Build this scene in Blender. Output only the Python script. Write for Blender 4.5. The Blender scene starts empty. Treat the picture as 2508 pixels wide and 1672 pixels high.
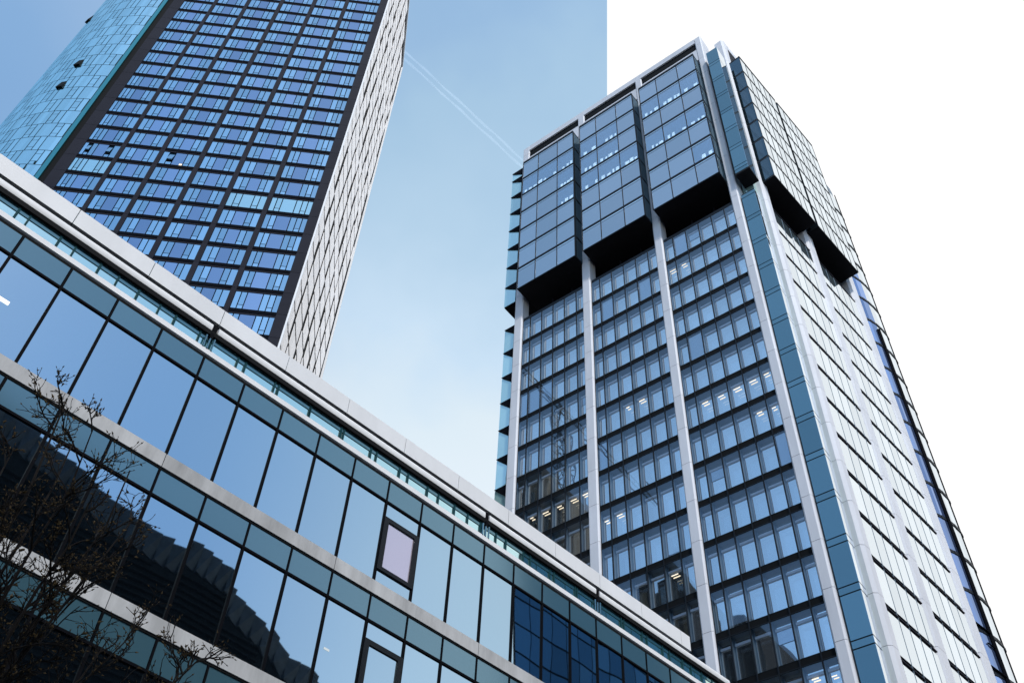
import bpy, bmesh, math, random
from mathutils import Vector, Matrix
random.seed(7)
C = bpy.context.scene.collection
rad = math.radians
EYE = 1.65

# ------------------------------------------------------------------ camera
PITCH, ROLL, FPX, PX, PY = 0.859968, 0.0547902, 2501.77, 1254.0, 836.0
F_ = Vector((0, math.cos(PITCH), math.sin(PITCH)))
u_ = Vector((0, -math.sin(PITCH), math.cos(PITCH)))
x_ = Vector((1, 0, 0))
X_ = x_ * math.cos(ROLL) + u_ * math.sin(ROLL)
U_ = -x_ * math.sin(ROLL) + u_ * math.cos(ROLL)
cam = bpy.data.objects.new("camera", bpy.data.cameras.new("camera"))
C.objects.link(cam)
cam.matrix_world = Matrix(((X_.x, U_.x, -F_.x, 0), (X_.y, U_.y, -F_.y, 0), (X_.z, U_.z, -F_.z, EYE), (0, 0, 0, 1)))
cam.data.sensor_width = 36
cam.data.lens = FPX / 2508 * 36
cam.data.clip_start = 0.1
cam.data.clip_end = 60000
bpy.context.scene.camera = cam

def ray(px, py):
    return (X_ * ((px - PX) / FPX) - U_ * ((py - PY) / FPX) + F_).normalized()

def project(P):
    d = Vector(P) - Vector((0, 0, EYE))
    f = d.dot(F_)
    if f <= 0: return None
    return PX + FPX * d.dot(X_) / f, PY - FPX * d.dot(U_) / f

# ------------------------------------------------------------------ sky, sun, exposure
SUN_EL, SUN_AZ = 48.0, 160.0          # azimuth clockwise from +Y
sc = bpy.context.scene
sc.view_settings.view_transform = 'Standard'
sc.view_settings.look = 'None'
sc.view_settings.exposure = 0.0
sc.view_settings.gamma = 1.0
W = bpy.data.worlds.new("World"); sc.world = W
W.use_nodes = True
nt = W.node_tree; nt.nodes.clear()
def N(t, **k):
    n = nt.nodes.new(t)
    for a, b in k.items():
        if a == 'inp':
            for i, v in b.items(): n.inputs[i].default_value = v
        else: setattr(n, a, b)
    return n
def L(a, b): nt.links.new(a, b)
sky = N('ShaderNodeTexSky', sky_type='NISHITA', sun_disc=False, sun_elevation=rad(SUN_EL), sun_rotation=rad(SUN_AZ),
        altitude=100, air_density=1.0, dust_density=0.6, ozone_density=1.6)
tc = N('ShaderNodeTexCoord')
sep = N('ShaderNodeSeparateXYZ'); L(tc.outputs['Generated'], sep.inputs[0])
# thin high haze added over the clear sky: whiter towards the horizon and towards the bright quarter, with soft cirrus
haze = N('ShaderNodeValToRGB')
cr = haze.color_ramp
cr.elements[0].position = 0.0; cr.elements[0].color = (.74, .74, .62, 1)
cr.elements[1].position = 1.0; cr.elements[1].color = (.14, .25, .36, 1)
for p_, v_ in ((.60, (.70, .70, .60)), (.696, (.62, .66, .584)), (.742, (.487, .58, .586)), (.805, (.364, .478, .504)), (.874, (.282, .404, .447)), (.917, (.218, .335, .416))):
    e = cr.elements.new(p_); e.color = (*v_, 1)
cn = N('ShaderNodeTexNoise', inp={'Scale': 2.6, 'Detail': 5.0, 'Roughness': .55}); L(tc.outputs['Generated'], cn.inputs['Vector'])
cm = N('ShaderNodeMath', operation='MULTIPLY_ADD', inp={1: .24, 2: -.12}); L(cn.outputs[0], cm.inputs[0])
ca = N('ShaderNodeMath', operation='ADD', use_clamp=True); L(sep.outputs[2], ca.inputs[0]); L(cm.outputs[0], ca.inputs[1]); L(ca.outputs[0], haze.inputs[0])
def dotn(v):
    d = N('ShaderNodeVectorMath', operation='DOT_PRODUCT'); L(tc.outputs['Generated'], d.inputs[0]); d.inputs[1].default_value = v; return d.outputs['Value']
def maprange(sock, a, b, c, d_, it='SMOOTHSTEP'):
    m = N('ShaderNodeMapRange', interpolation_type=it, inp={1: a, 2: b, 3: c, 4: d_}); L(sock, m.inputs[0]); return m.outputs[0]
f1 = maprange(dotn(Vector((.342, .94, 0))), -.13, .27, 0.0, 1.0)
f2 = maprange(sep.outputs[0], -.45, -.10, 0.0, 1.0)
fm = N('ShaderNodeMath', operation='MULTIPLY'); L(f1, fm.inputs[0]); L(f2, fm.inputs[1])
bh = N('ShaderNodeValToRGB'); L(ca.outputs[0], bh.inputs[0])
br_ = bh.color_ramp
br_.elements[0].position = .50; br_.elements[0].color = (.05, .15, .29, 1)
br_.elements[1].position = .96; br_.elements[1].color = (.27, .35, .44, 1)
e = br_.elements.new(.82); e.color = (.136, .25, .37, 1)
hs = N('ShaderNodeMix', data_type='RGBA'); L(fm.outputs[0], hs.inputs[0]); L(bh.outputs[0], hs.inputs[6]); L(haze.outputs[0], hs.inputs[7])
sks = N('ShaderNodeVectorMath', operation='SCALE'); L(sky.outputs[0], sks.inputs[0]); sks.inputs['Scale'].default_value = .15
hz = N('ShaderNodeVectorMath', operation='ADD'); L(sks.outputs[0], hz.inputs[0]); L(hs.outputs[2], hz.inputs[1])
# the brilliant white cloud sheet that fills the sky on the right
nrm = (X_ * FPX - F_ * (1487.0 - PX)).normalized()
def step(sock, a, b):
    m = N('ShaderNodeMapRange', interpolation_type='SMOOTHSTEP', inp={1: a, 2: b, 3: 0.0, 4: 1.0}); L(sock, m.inputs[0]); return m.outputs[0]
e1 = step(dotn(nrm), -0.0004, 0.0004)
az2 = rad(84.0)
e2 = step(dotn(Vector((-math.cos(az2), math.sin(az2), 0))), -0.14, 0.10)
em = N('ShaderNodeMath', operation='MULTIPLY'); L(e1, em.inputs[0]); L(e2, em.inputs[1])
wm = N('ShaderNodeMix', data_type='RGBA'); L(em.outputs[0], wm.inputs[0]); L(hz.outputs[0], wm.inputs[6]); wm.inputs[7].default_value = (1.06, 1.06, 1.06, 1)
bg = N('ShaderNodeBackground'); L(wm.outputs[2], bg.inputs[0]); bg.inputs[1].default_value = 1.0
wo = N('ShaderNodeOutputWorld'); L(bg.outputs[0], wo.inputs[0])

sl = bpy.data.lights.new("sun", 'SUN'); sl.energy = 3.3; sl.angle = rad(5); sl.color = (1.0, .965, .92)
so = bpy.data.objects.new("sun", sl); C.objects.link(so)
sd = Vector((math.sin(rad(SUN_AZ)) * math.cos(rad(SUN_EL)), math.cos(rad(SUN_AZ)) * math.cos(rad(SUN_EL)), math.sin(rad(SUN_EL))))
so.rotation_euler = sd.to_track_quat('Z', 'Y').to_euler()
so.location = sd * 300

# ------------------------------------------------------------------ materials
def newmat(name):
    m = bpy.data.materials.new(name); m.use_nodes = True
    t = m.node_tree; t.nodes.clear()
    return m, t
def nd(t, ty, inp=None, **k):
    n = t.nodes.new(ty)
    for a, b in k.items(): setattr(n, a, b)
    for i, v in (inp or {}).items(): n.inputs[i].default_value = v
    return n
def c4(c): return (c[0], c[1], c[2], 1)

def solid(name, col, rough=.6, spec=.35, var=.06, nscale=.6, streak=0.0, metal=0.0):
    m, t = newmat(name)
    o = nd(t, 'ShaderNodeOutputMaterial'); p = nd(t, 'ShaderNodeBsdfPrincipled', {'Roughness': rough, 'Metallic': metal, 'Specular IOR Level': spec})
    t.links.new(p.outputs[0], o.inputs[0])
    tcn = nd(t, 'ShaderNodeNewGeometry')
    mp = nd(t, 'ShaderNodeMapping', {'Scale': (1, 1, .25 if streak else 1)}); t.links.new(tcn.outputs['Position'], mp.inputs[0])
    nz = nd(t, 'ShaderNodeTexNoise', {'Scale': nscale, 'Detail': 6.0, 'Roughness': .65}); t.links.new(mp.outputs[0], nz.inputs['Vector'])
    mr = nd(t, 'ShaderNodeMapRange', {1: .25, 2: .75, 3: 1 - var - streak, 4: 1 + var}); t.links.new(nz.outputs[0], mr.inputs[0])
    ri = nd(t, 'ShaderNodeMapRange', {3: 1 - var * .6, 4: 1 + var * .6}); t.links.new(tcn.outputs['Random Per Island'], ri.inputs[0])
    mm = nd(t, 'ShaderNodeMath', operation='MULTIPLY'); t.links.new(mr.outputs[0], mm.inputs[0]); t.links.new(ri.outputs[0], mm.inputs[1])
    vm = nd(t, 'ShaderNodeVectorMath', operation='SCALE'); vm.inputs[0].default_value = col; t.links.new(mm.outputs[0], vm.inputs['Scale'])
    t.links.new(vm.outputs[0], p.inputs['Base Color'])
    return m

def glass(name, tint, base, r0, power=4.0, tilt=.006, wav=.004, wscale=.35, rough=.015, var=.10, rmax=.95):
    """coated facade glass: dark body colour under a mirror layer that grows at grazing angles"""
    m, t = newmat(name)
    o = nd(t, 'ShaderNodeOutputMaterial'); mx = nd(t, 'ShaderNodeMixShader'); t.links.new(mx.outputs[0], o.inputs[0])
    df = nd(t, 'ShaderNodeBsdfDiffuse'); gl = nd(t, 'ShaderNodeBsdfGlossy', {'Roughness': rough})
    t.links.new(df.outputs[0], mx.inputs[1]); t.links.new(gl.outputs[0], mx.inputs[2])
    lw = nd(t, 'ShaderNodeLayerWeight', {'Blend': .5})
    pw = nd(t, 'ShaderNodeMath', {1: power}, operation='POWER'); t.links.new(lw.outputs['Facing'], pw.inputs[0])
    mr = nd(t, 'ShaderNodeMapRange', {3: r0, 4: rmax}); t.links.new(pw.outputs[0], mr.inputs[0]); t.links.new(mr.outputs[0], mx.inputs[0])
    g = nd(t, 'ShaderNodeNewGeometry')
    wn = nd(t, 'ShaderNodeTexWhiteNoise', noise_dimensions='1D'); t.links.new(g.outputs['Random Per Island'], wn.inputs['W'])
    ob = nd(t, 'ShaderNodeObjectInfo')
    ad = nd(t, 'ShaderNodeMath', operation='ADD'); t.links.new(g.outputs['Random Per Island'], ad.inputs[0]); t.links.new(ob.outputs['Random'], ad.inputs[1])
    sc9 = nd(t, 'ShaderNodeMath', {1: 917.3}, operation='MULTIPLY'); t.links.new(ad.outputs[0], sc9.inputs[0]); t.links.new(sc9.outputs[0], wn.inputs['W'])
    s1 = nd(t, 'ShaderNodeVectorMath', operation='SUBTRACT'); s1.inputs[1].default_value = (.5, .5, .5); t.links.new(wn.outputs['Color'], s1.inputs[0])
    s2 = nd(t, 'ShaderNodeVectorMath', operation='SCALE'); s2.inputs['Scale'].default_value = tilt * 2; t.links.new(s1.outputs[0], s2.inputs[0])
    nz = nd(t, 'ShaderNodeTexNoise', {'Scale': wscale, 'Detail': 2.0}); t.links.new(g.outputs['Position'], nz.inputs['Vector'])
    s3 = nd(t, 'ShaderNodeVectorMath', operation='SUBTRACT'); s3.inputs[1].default_value = (.5, .5, .5); t.links.new(nz.outputs['Color'], s3.inputs[0])
    s4 = nd(t, 'ShaderNodeVectorMath', operation='SCALE'); s4.inputs['Scale'].default_value = wav * 2; t.links.new(s3.outputs[0], s4.inputs[0])
    a1 = nd(t, 'ShaderNodeVectorMath', operation='ADD'); t.links.new(s2.outputs[0], a1.inputs[0]); t.links.new(s4.outputs[0], a1.inputs[1])
    a2 = nd(t, 'ShaderNodeVectorMath', operation='ADD'); t.links.new(a1.outputs[0], a2.inputs[0]); t.links.new(g.outputs['Normal'], a2.inputs[1])
    nn = nd(t, 'ShaderNodeVectorMath', operation='NORMALIZE'); t.links.new(a2.outputs[0], nn.inputs[0]); t.links.new(nn.outputs[0], gl.inputs['Normal'])
    vr = nd(t, 'ShaderNodeMapRange', {3: 1 - var, 4: 1 + var}); t.links.new(wn.outputs['Value'], vr.inputs[0])
    for col, sh in ((tint, gl), (base, df)):
        v = nd(t, 'ShaderNodeVectorMath', operation='SCALE'); v.inputs[0].default_value = col; t.links.new(vr.outputs[0], v.inputs['Scale']); t.links.new(v.outputs[0], sh.inputs['Color'])
    return m

def emit(name, col, s):
    m, t = newmat(name); o = nd(t, 'ShaderNodeOutputMaterial'); e = nd(t, 'ShaderNodeEmission'); e.inputs[0].default_value = c4(col); e.inputs[1].default_value = s
    t.links.new(e.outputs[0], o.inputs[0]); return m

M = {}
M['white'] = solid('white_aluminium', (.74, .75, .76), .45, .4, .04, .6, .08)
M['ledge'] = solid('pale_ledge', (.66, .67, .69), .5, .4, .04, .8, .06)
M['concrete'] = solid('grey_concrete_band', (.47, .48, .49), .8, .2, .12, 1.8, .26)
M['column'] = solid('pale_stone_column', (.64, .65, .68), .6, .3, .06, .6, .09)
M['dark'] = solid('near_black_metal', (.0035, .004, .006), .7, .03, .1)
M['black'] = solid('black_recess', (.004, .005, .006), .8, .1, .1)
M['blackgloss'] = solid('black_frame', (.007, .010, .014), .5, .15, .1)
M['spandrel'] = glass('teal_spandrel_glass', (.62, .85, .92), (.045, .105, .14), .20, 4.0, .003, .002, rough=.12, var=.05)
M['vision'] = glass('blue_vision_glass', (.47, .61, .685), (.010, .018, .028), .84, 3.0, .004, .006, .30, var=.03)
M['mauve'] = glass('mauve_reflection_glass', (.85, .80, .92), (.34, .30, .36), .35, 4.0, .002, .002)  # mauve body colour paints in the different reflection of the opened pane
M['cyan'] = glass('cyan_terrace_glass', (.78, 1.0, .92), (.05, .14, .16), .72, 3.0, .003, .004, .5, var=.05)
M['cyandark'] = glass('dark_teal_glass_head', (.5, .75, .8), (.03, .09, .11), .22, 4.0, .003, .003)  # shaded version of the terrace glass, shade put into the colour
M['tealbar'] = solid('teal_bar', (.010, .050, .062), .7, .05)
# office tower
def clearglass(name, tcol, r0):
    m, t = newmat(name)
    o = nd(t, 'ShaderNodeOutputMaterial'); mx = nd(t, 'ShaderNodeMixShader'); t.links.new(mx.outputs[0], o.inputs[0])
    a = nd(t, 'ShaderNodeBsdfTransparent'); a.inputs[0].default_value = c4(tcol)
    g = nd(t, 'ShaderNodeBsdfGlossy', {'Roughness': .01}); g.inputs[0].default_value = (.85, .93, 1, 1)
    lw = nd(t, 'ShaderNodeLayerWeight', {'Blend': .5}); pw = nd(t, 'ShaderNodeMath', {1: 3.0}, operation='POWER'); t.links.new(lw.outputs['Facing'], pw.inputs[0])
    mr = nd(t, 'ShaderNodeMapRange', {3: r0, 4: .9}); t.links.new(pw.outputs[0], mr.inputs[0]); t.links.new(mr.outputs[0], mx.inputs[0])
    t.links.new(a.outputs[0], mx.inputs[1]); t.links.new(g.outputs[0], mx.inputs[2])
    return m
M['outer'] = clearglass('clear_outer_glass', (.90, .94, .97), .11)
M['apane'] = glass('office_inner_pane', (1.0, .97, .90), (.22, .25, .27), .92, 3.0, .008, .004, .5, var=.08)
M['areveal'] = solid('window_reveal', (.095, .145, .195), .45, .4, .10, .8)
M['abox'] = glass('bay_glass', (.80, .82, .83), (.06, .085, .11), .64, 3.0, .005, .003, .4, var=.07)
M['aboxlight'] = glass('bay_transom_strip', (.95, 1.0, 1.0), (.30, .42, .52), .75, 3.0, .004, .002)
M['asidedark'] = glass('bay_side_glass', (.35, .48, .55), (.012, .02, .026), .25, 4.0, .01, .01)
M['dpane'] = glass('white_reflecting_glass', (.87, .93, .97), (.20, .27, .30), .70, 2.0, .006, .004, .4, var=.07)
M['corner'] = glass('corner_glass', (.44, .62, .66), (.025, .07, .095), .40, 3.0, .010, .006, .3, var=.14)
M['bluecorner'] = glass('blue_round_corner_glass', (.42, .55, .85), (.06, .09, .18), .40, 2.5, .03, .03, .3, var=.25)
M['green'] = glass('green_edge_glass', (.85, 1.0, .98), (.42, .66, .64), .5, 3.0, .01, .01)
M['roller'] = solid('roller_blind_casing', (.50, .54, .60), .4, .4, .06)
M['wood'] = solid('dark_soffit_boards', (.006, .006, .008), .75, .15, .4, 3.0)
# dark tower
M['dkwall'] = solid('anthracite_cladding', (.017, .018, .026), .7, .06, .10, .8)
M['dksillshade'] = solid('black_floor_band', (.004, .005, .008), .8, .02, .1)  # black of the band just below the panes, painted as sill shadow
M['dkpane'] = glass('blue_tower_glass', (.38, .52, .72), (.02, .045, .085), .74, 3.0, .02, .008, .5, var=.15)
M['dkpaneside'] = glass('cyan_blue_tower_glass', (.46, .70, .86), (.03, .09, .15), .74, 3.0, .02, .008, .5, var=.15)
M['dkpanelight'] = glass('pale_teal_tower_glass', (.62, .90, .95), (.10, .20, .22), .72, 3.0, .008, .004, .5, var=.06)
M['sidewhite'] = solid('white_side_panels', (.92, .895, .885), .5, .35, .05, .4)
M['curve'] = glass('curved_cyan_glass', (.70, .97, 1.0), (.03, .12, .17), .80, 2.5, .010, .004, .4, var=.09)
M['curvedark'] = solid('dark_teal_joint', (.015, .05, .07), .4, .4)
M['tealedge'] = glass('teal_edge_glass', (.25, .75, .75), (.01, .06, .065), .4, 3.0)
# off-camera reflections
M['louvre'] = solid('dark_louvre', (.010, .011, .013), .8, .05, .3, 2.0)
M['foldmetal'] = solid('dark_folded_metal', (.04, .045, .055), .5, .2, .35, 1.2)
M['navy'] = glass('navy_glass', (.07, .20, .42), (.003, .018, .05), .30, 3.0, .02, .02, .3, var=.25)
M['bark'] = solid('dark_bark', (.009, .007, .006), .85, .15, .3, 8.0)
M['bud'] = solid('brown_bud', (.060, .040, .016), .8, .15, .8, 20.0)
M['pave'] = solid('paving', (.20, .20, .20), .85, .2, .15, 1.5)
M['road'] = solid('asphalt', (.05, .05, .052), .9, .2, .15, 2.0)
M['lamp'] = emit('office_lamp', (1.0, .86, .66), 1.5)
M['yellowlamp'] = emit('yellow_lamp', (1.0, .72, .10), .9)
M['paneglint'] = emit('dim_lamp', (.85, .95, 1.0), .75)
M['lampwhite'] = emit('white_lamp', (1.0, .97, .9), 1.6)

# ------------------------------------------------------------------ mesh helpers
class MB:
    def __init__(s): s.v = []; s.f = []; s.m = []
    def hexa(s, pts, mi=0):                       # 8 points: bottom ring then top ring
        b = len(s.v); s.v += [Vector(p) for p in pts]
        for q in ((0, 3, 2, 1), (4, 5, 6, 7), (0, 1, 5, 4), (1, 2, 6, 5), (2, 3, 7, 6), (3, 0, 4, 7)):
            s.f.append(tuple(b + i for i in q)); s.m.append(mi)
    def face(s, pts, mi=0):
        b = len(s.v); s.v += [Vector(p) for p in pts]; s.f.append(tuple(range(b, b + len(pts)))); s.m.append(mi)
    def prism(s, ring, z0, z1, mi=0, caps=True):
        """ring: list of (x,y) world; vertical prism"""
        b = len(s.v); n = len(ring)
        s.v += [Vector((p[0], p[1], z0)) for p in ring] + [Vector((p[0], p[1], z1)) for p in ring]
        for i in range(n):
            j = (i + 1) % n; s.f.append((b + i, b + j, b + n + j, b + n + i)); s.m.append(mi)
        if caps:
            s.f.append(tuple(b + n - 1 - i for i in range(n))); s.m.append(mi)
            s.f.append(tuple(b + n + i for i in range(n))); s.m.append(mi)
    def tube(s, pts, rads, k=5, mi=0):
        b = len(s.v)
        for i, p in enumerate(pts):
            p = Vector(p)
            t = (Vector(pts[min(i + 1, len(pts) - 1)]) - Vector(pts[max(i - 1, 0)])).normalized()
            a = t.orthogonal().normalized(); c = t.cross(a)
            for j in range(k):
                th = 2 * math.pi * j / k
                s.v.append(p + (a * math.cos(th) + c * math.sin(th)) * rads[i])
        for i in range(len(pts) - 1):
            for j in range(k):
                j2 = (j + 1) % k
                s.f.append((b + i * k + j, b + i * k + j2, b + (i + 1) * k + j2, b + (i + 1) * k + j)); s.m.append(mi)
        s.f.append(tuple(b + k - 1 - j for j in range(k))); s.m.append(mi)
        e = b + (len(pts) - 1) * k
        s.f.append(tuple(e + j for j in range(k))); s.m.append(mi)
    def build(s, name, mats, parent=None, label=None, kind=None, smooth=False):
        if not isinstance(mats, (list, tuple)): mats = [mats]
        off = Vector((0, 0, 0)); q = parent
        while q is not None: off += q.location; q = q.parent
        me = bpy.data.meshes.new(name)
        me.from_pydata([tuple(p - off) for p in s.v], [], s.f)
        for mm in mats: me.materials.append(M[mm] if isinstance(mm, str) else mm)
        me.polygons.foreach_set('material_index', s.m)
        if smooth: me.polygons.foreach_set('use_smooth', [True] * len(s.f))
        bm = bmesh.new(); bm.from_mesh(me); bmesh.ops.recalc_face_normals(bm, faces=bm.faces); bm.to_mesh(me); bm.free()
        me.update()
        o = bpy.data.objects.new(name, me); C.objects.link(o)
        if parent is not None: o.parent = parent
        if label: o['label'] = label
        if kind: o['kind'] = kind
        return o

class Frame:
    """a facade frame: u runs along the facade, w outwards, z up from eye level; k is metres per unit"""
    def __init__(s, P0, az, k=1.0):
        s.o = Vector((P0[0], P0[1], 0)); s.u = Vector((math.sin(az), math.cos(az), 0))
        n = Vector((s.u.y, -s.u.x, 0))
        s.n = -n if n.dot(s.o) > 0 else n
        s.k = k
    def p(s, u, w, z): return s.o + s.u * (u * s.k) + s.n * (w * s.k) + Vector((0, 0, EYE + z * s.k))
    def xy(s, u, w): q = s.p(u, w, 0); return (q.x, q.y)
    def zz(s, z): return EYE + z * s.k
    def box(s, mb, u0, u1, w0, w1, z0, z1, mi=0):
        mb.hexa([s.p(u0, w0, z0), s.p(u1, w0, z0), s.p(u1, w1, z0), s.p(u0, w1, z0),
                 s.p(u0, w0, z1), s.p(u1, w0, z1), s.p(u1, w1, z1), s.p(u0, w1, z1)], mi)
    def quad(s, mb, u0, u1, w, z0, z1, mi=0):
        pts = [s.p(u0, w, z0), s.p(u1, w, z0), s.p(u1, w, z1), s.p(u0, w, z1)]
        nrm = (pts[1] - pts[0]).cross(pts[3] - pts[0])
        if nrm.dot(s.n) < 0: pts.reverse()
        mb.face(pts, mi)
    def slab(s, mb, u0, u1, w, z0, z1, mi=0, th=.03):
        s.box(mb, u0, u1, w - th, w, z0, z1, mi)

def thing(name, label, cat, loc, group=None):
    o = bpy.data.objects.new(name, None); C.objects.link(o); o.location = loc
    o.empty_display_size = 1.0
    o['label'] = label; o['category'] = cat
    if group: o['group'] = group
    return o
def struct(o): o['kind'] = 'structure'; return o

# ================================================================== GROUND
g = MB(); g.face([(-3000, -3000, 0), (3000, -3000, 0), (3000, 3000, 0), (-3000, 3000, 0)])
struct(g.build('ground', 'pave'))
AZL = rad(46.389)
dl = Vector((math.sin(AZL), math.cos(AZL), 0)); il = Vector((-math.cos(AZL), math.sin(AZL), 0))
g = MB()
def lp(a, b, z): return il * a + dl * b + Vector((0, 0, z))
g.face([lp(-22, -300, .004), lp(-22, 300, .004), lp(-6, 300, .004), lp(-6, -300, .004)])
struct(g.build('road', 'road'))
for a0, a1 in ((-6, -5.8), (-22.2, -22)):
    g = MB(); g.hexa([lp(a0, -300, 0), lp(a1, -300, 0), lp(a1, 300, 0), lp(a0, 300, 0), lp(a0, -300, .12), lp(a1, -300, .12), lp(a1, 300, .12), lp(a0, 300, .12)])
    struct(g.build('kerb', 'concrete'))

# ================================================================== LOW OFFICE BLOCK
D0 = 19.36; S = D0 / 17.0
FL = Frame(il * D0, AZL, S)                       # u measured along, w outwards towards the street
low = thing('low_office_building', 'low glass office block with white roof fascia and pale floor bands crossing the foreground', 'building', FL.p(10, -6, 0) * 1.0 - Vector((0, 0, EYE)))
UL0, UL1 = -14.0, 27.28
PITCHU, U0 = 1.185, 1.35
FLOOR = 3.56
ks = list(range(-13, 22))
def ul(k): return U0 + PITCHU * k
gz = -EYE / S
b = MB(); FL.box(b, UL0, UL1 - .15, -13, -.22, gz, 18.02); b.build('core', 'black', low)
b = MB(); FL.box(b, UL0, 28.5, -13, -2.9, 18.06, 22.0); b.build('penthouse_wall', 'black', low)
# concrete floor bands
zb = 14.82
lev = [0, 1, 2, 3, 4]
for i in lev:
    zt = 14.82 - FLOOR * i
    if zt - .36 < gz: break
    b = MB(); step_ = 4 * PITCHU; uu = U0 - 12 * PITCHU
    while uu < UL1:
        e = min(uu + step_, UL1); FL.box(b, uu + .008, e - .008, -.2, .04, zt - .36, zt); uu = e
    FL.box(b, UL0, UL1, -.2, .025, zt - .35, zt - .01, 1)
    b.build('floor_band', ['concrete', 'dark'], low)
    b = MB(); FL.box(b, UL0, UL1, -.2, .02, zt - .41, zt - .36); b.build('shadow_joint', 'black', low)
# glass levels: spandrel + vision panes per bay
for i in range(-1, 4):
    ztop = 14.41 - FLOOR * i                       # top of spandrel
    zs = ztop - .66                                # bottom of spandrel
    zv = zs - .06                                  # top of vision glass
    zbm = 14.82 - FLOOR * (i + 1)                  # bottom of vision glass
    if zbm < gz: zbm = gz
    if zv < gz + .5: break
    for k in ks:
        a, e = ul(k) + .033, ul(k + 1) - .033
        if e > UL1: continue
        vis = k >= -3
        if not vis and k % 2: pass
        b = MB(); FL.slab(b, a, e, 0, zs, ztop); b.build('spandrel_panel', 'spandrel', low) if vis else b.build('spandrel_panel', 'spandrel', low, kind='stuff') if False else (b.build('spandrel_panel', 'spandrel', low) if k > -4 else None)
        opening = (k == 9 and i in (-1, 0))
        if k > -4:
            if not opening:
                b = MB(); FL.slab(b, a, e, 0, zbm, zv); b.build('window', 'vision', low)
            else:
                z1, z0 = 16.80 - FLOOR * (i + 1), 15.18 - FLOOR * (i + 1)
                b = MB(); FL.slab(b, a, e, 0, z1, zv); b.build('window', 'vision', low)
                b = MB(); FL.slab(b, a, e, 0, zbm, z0); b.build('window', 'vision', low)
                b = MB()
                fw = .12
                FL.box(b, a - .03, a + fw, -.05, .05, z0, z1); FL.box(b, e - fw, e + .03, -.05, .05, z0, z1)
                FL.box(b, a + fw, e - fw, -.05, .05, z0, z0 + fw * .9); FL.box(b, a + fw, e - fw, -.05, .05, z1 - fw * 1.1, z1)
                fr = b.build('opening_window', 'blackgloss', low, label='dark framed opening window')
                b = MB(); FL.slab(b, a + fw, e - fw, .015, z0 + fw * .9, z1 - fw * 1.1)
                b.build('pane', 'mauve' if i == -1 else 'vision', fr)
    b = MB(); FL.box(b, UL0, UL1, -.1, .035, zv, zs); b.build('transom', 'dark', low)
    b = MB()
    for k in ks:
        if ul(k) > UL1: break
        FL.box(b, ul(k) - .032, ul(k) + .032, -.1, .03, zbm, zv); FL.box(b, ul(k) - .020, ul(k) + .020, -.1, .02, zs, ztop)
    b.build('mullion', 'dark', low)
    # plain glass run beyond the left edge of the view
    b = MB(); FL.slab(b, UL0, ul(-3) - .03, 0, zs, ztop, 0); FL.slab(b, UL0, ul(-3) - .03, 0, zbm, zv, 1); b.build('glazing', ['spandrel', 'vision'], low, kind='stuff')
# ledge, terrace screen, rail
b = MB()
pts = [FL.p(UL0, -.2, 18.03), FL.p(UL1, -.2, 18.03), FL.p(UL1, .045, 18.08), FL.p(UL0, .045, 18.08), FL.p(UL0, -.2, 18.26), FL.p(UL1, -.2, 18.26), FL.p(UL1, .02, 18.26), FL.p(UL0, .02, 18.26)]
b.hexa(pts); b.build('ledge', 'ledge', low)
b = MB(); FL.box(b, UL0, UL1, -.21, .0, 17.97, 18.03); b.build('shadow_joint', 'black', low)
b = MB(); FL.slab(b, UL0, UL1, -.06, 18.26, 18.60); b.build('terrace_glass', 'cyan', low)
b = MB(); FL.slab(b, UL0, UL1, -.04, 18.57, 18.74); b.build('glass_head_shade', 'cyandark', low)  # darker strip paints the overhang's shade along the top of the glass
b = MB(); FL.box(b, UL0, UL1, -.3, .03, 18.735, 18.88); b.build('shadow_joint', 'black', low)  # black strip stands in for the shade under the roof rail
for base, pitch, hw in ((.10, 1.137, .022), (-.06, 1.03, .028)):
    k = -10
    while base + pitch * k < UL1:
        u = base + pitch * k; k += 1
        if u < -2: continue
        b = MB(); FL.box(b, u - hw, u + hw, -.06, -.02, 18.262, 18.72); b.build('glass_bar', 'tealbar', low)
gaps = [UL0, 6.10, 15.60, 20.45, UL1]
for a, e in zip(gaps[:-1], gaps[1:]):
    b = MB(); n = 6; r = .125; zc = 19.005
    ring = []
    for t_ in range(9):
        th = -math.pi / 2 + math.pi * t_ / 8
        ring.append((-.02 + .035 * math.cos(th), zc + r * math.sin(th)))
    ring += [(-.18, zc + r), (-.18, zc - r)]
    a2, e2 = (a + .09 if a > UL0 else a), (e - .09 if e < UL1 else e)
    bb = len(b.v); nn = len(ring)
    b.v += [FL.p(a2, w, z) for w, z in ring] + [FL.p(e2, w, z) for w, z in ring]
    for i in range(nn):
        j = (i + 1) % nn; b.f.append((bb + i, bb + j, bb + nn + j, bb + nn + i)); b.m.append(0)
    b.f.append(tuple(bb + i for i in range(nn))); b.m.append(0); b.f.append(tuple(bb + nn + i for i in range(nn))); b.m.append(0)
    b.build('roof_rail', 'white', low)
for u in gaps[1:-1]:
    b = MB(); FL.box(b, u - .05, u + .05, -.2, -.0, 18.70, 19.14); FL.box(b, u - .09, u + .0, -.1, .05, 18.62, 18.80)
    br = b.build('rail_bracket', 'dark', low)
    b = MB()
    for q in (-.16, -.05, .07): b.tube([FL.p(u + q, .02, 18.26), FL.p(u + q, .02, 18.66)], [.03, .03], 6)
    b.build('pipe', 'spandrel', br)
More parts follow.
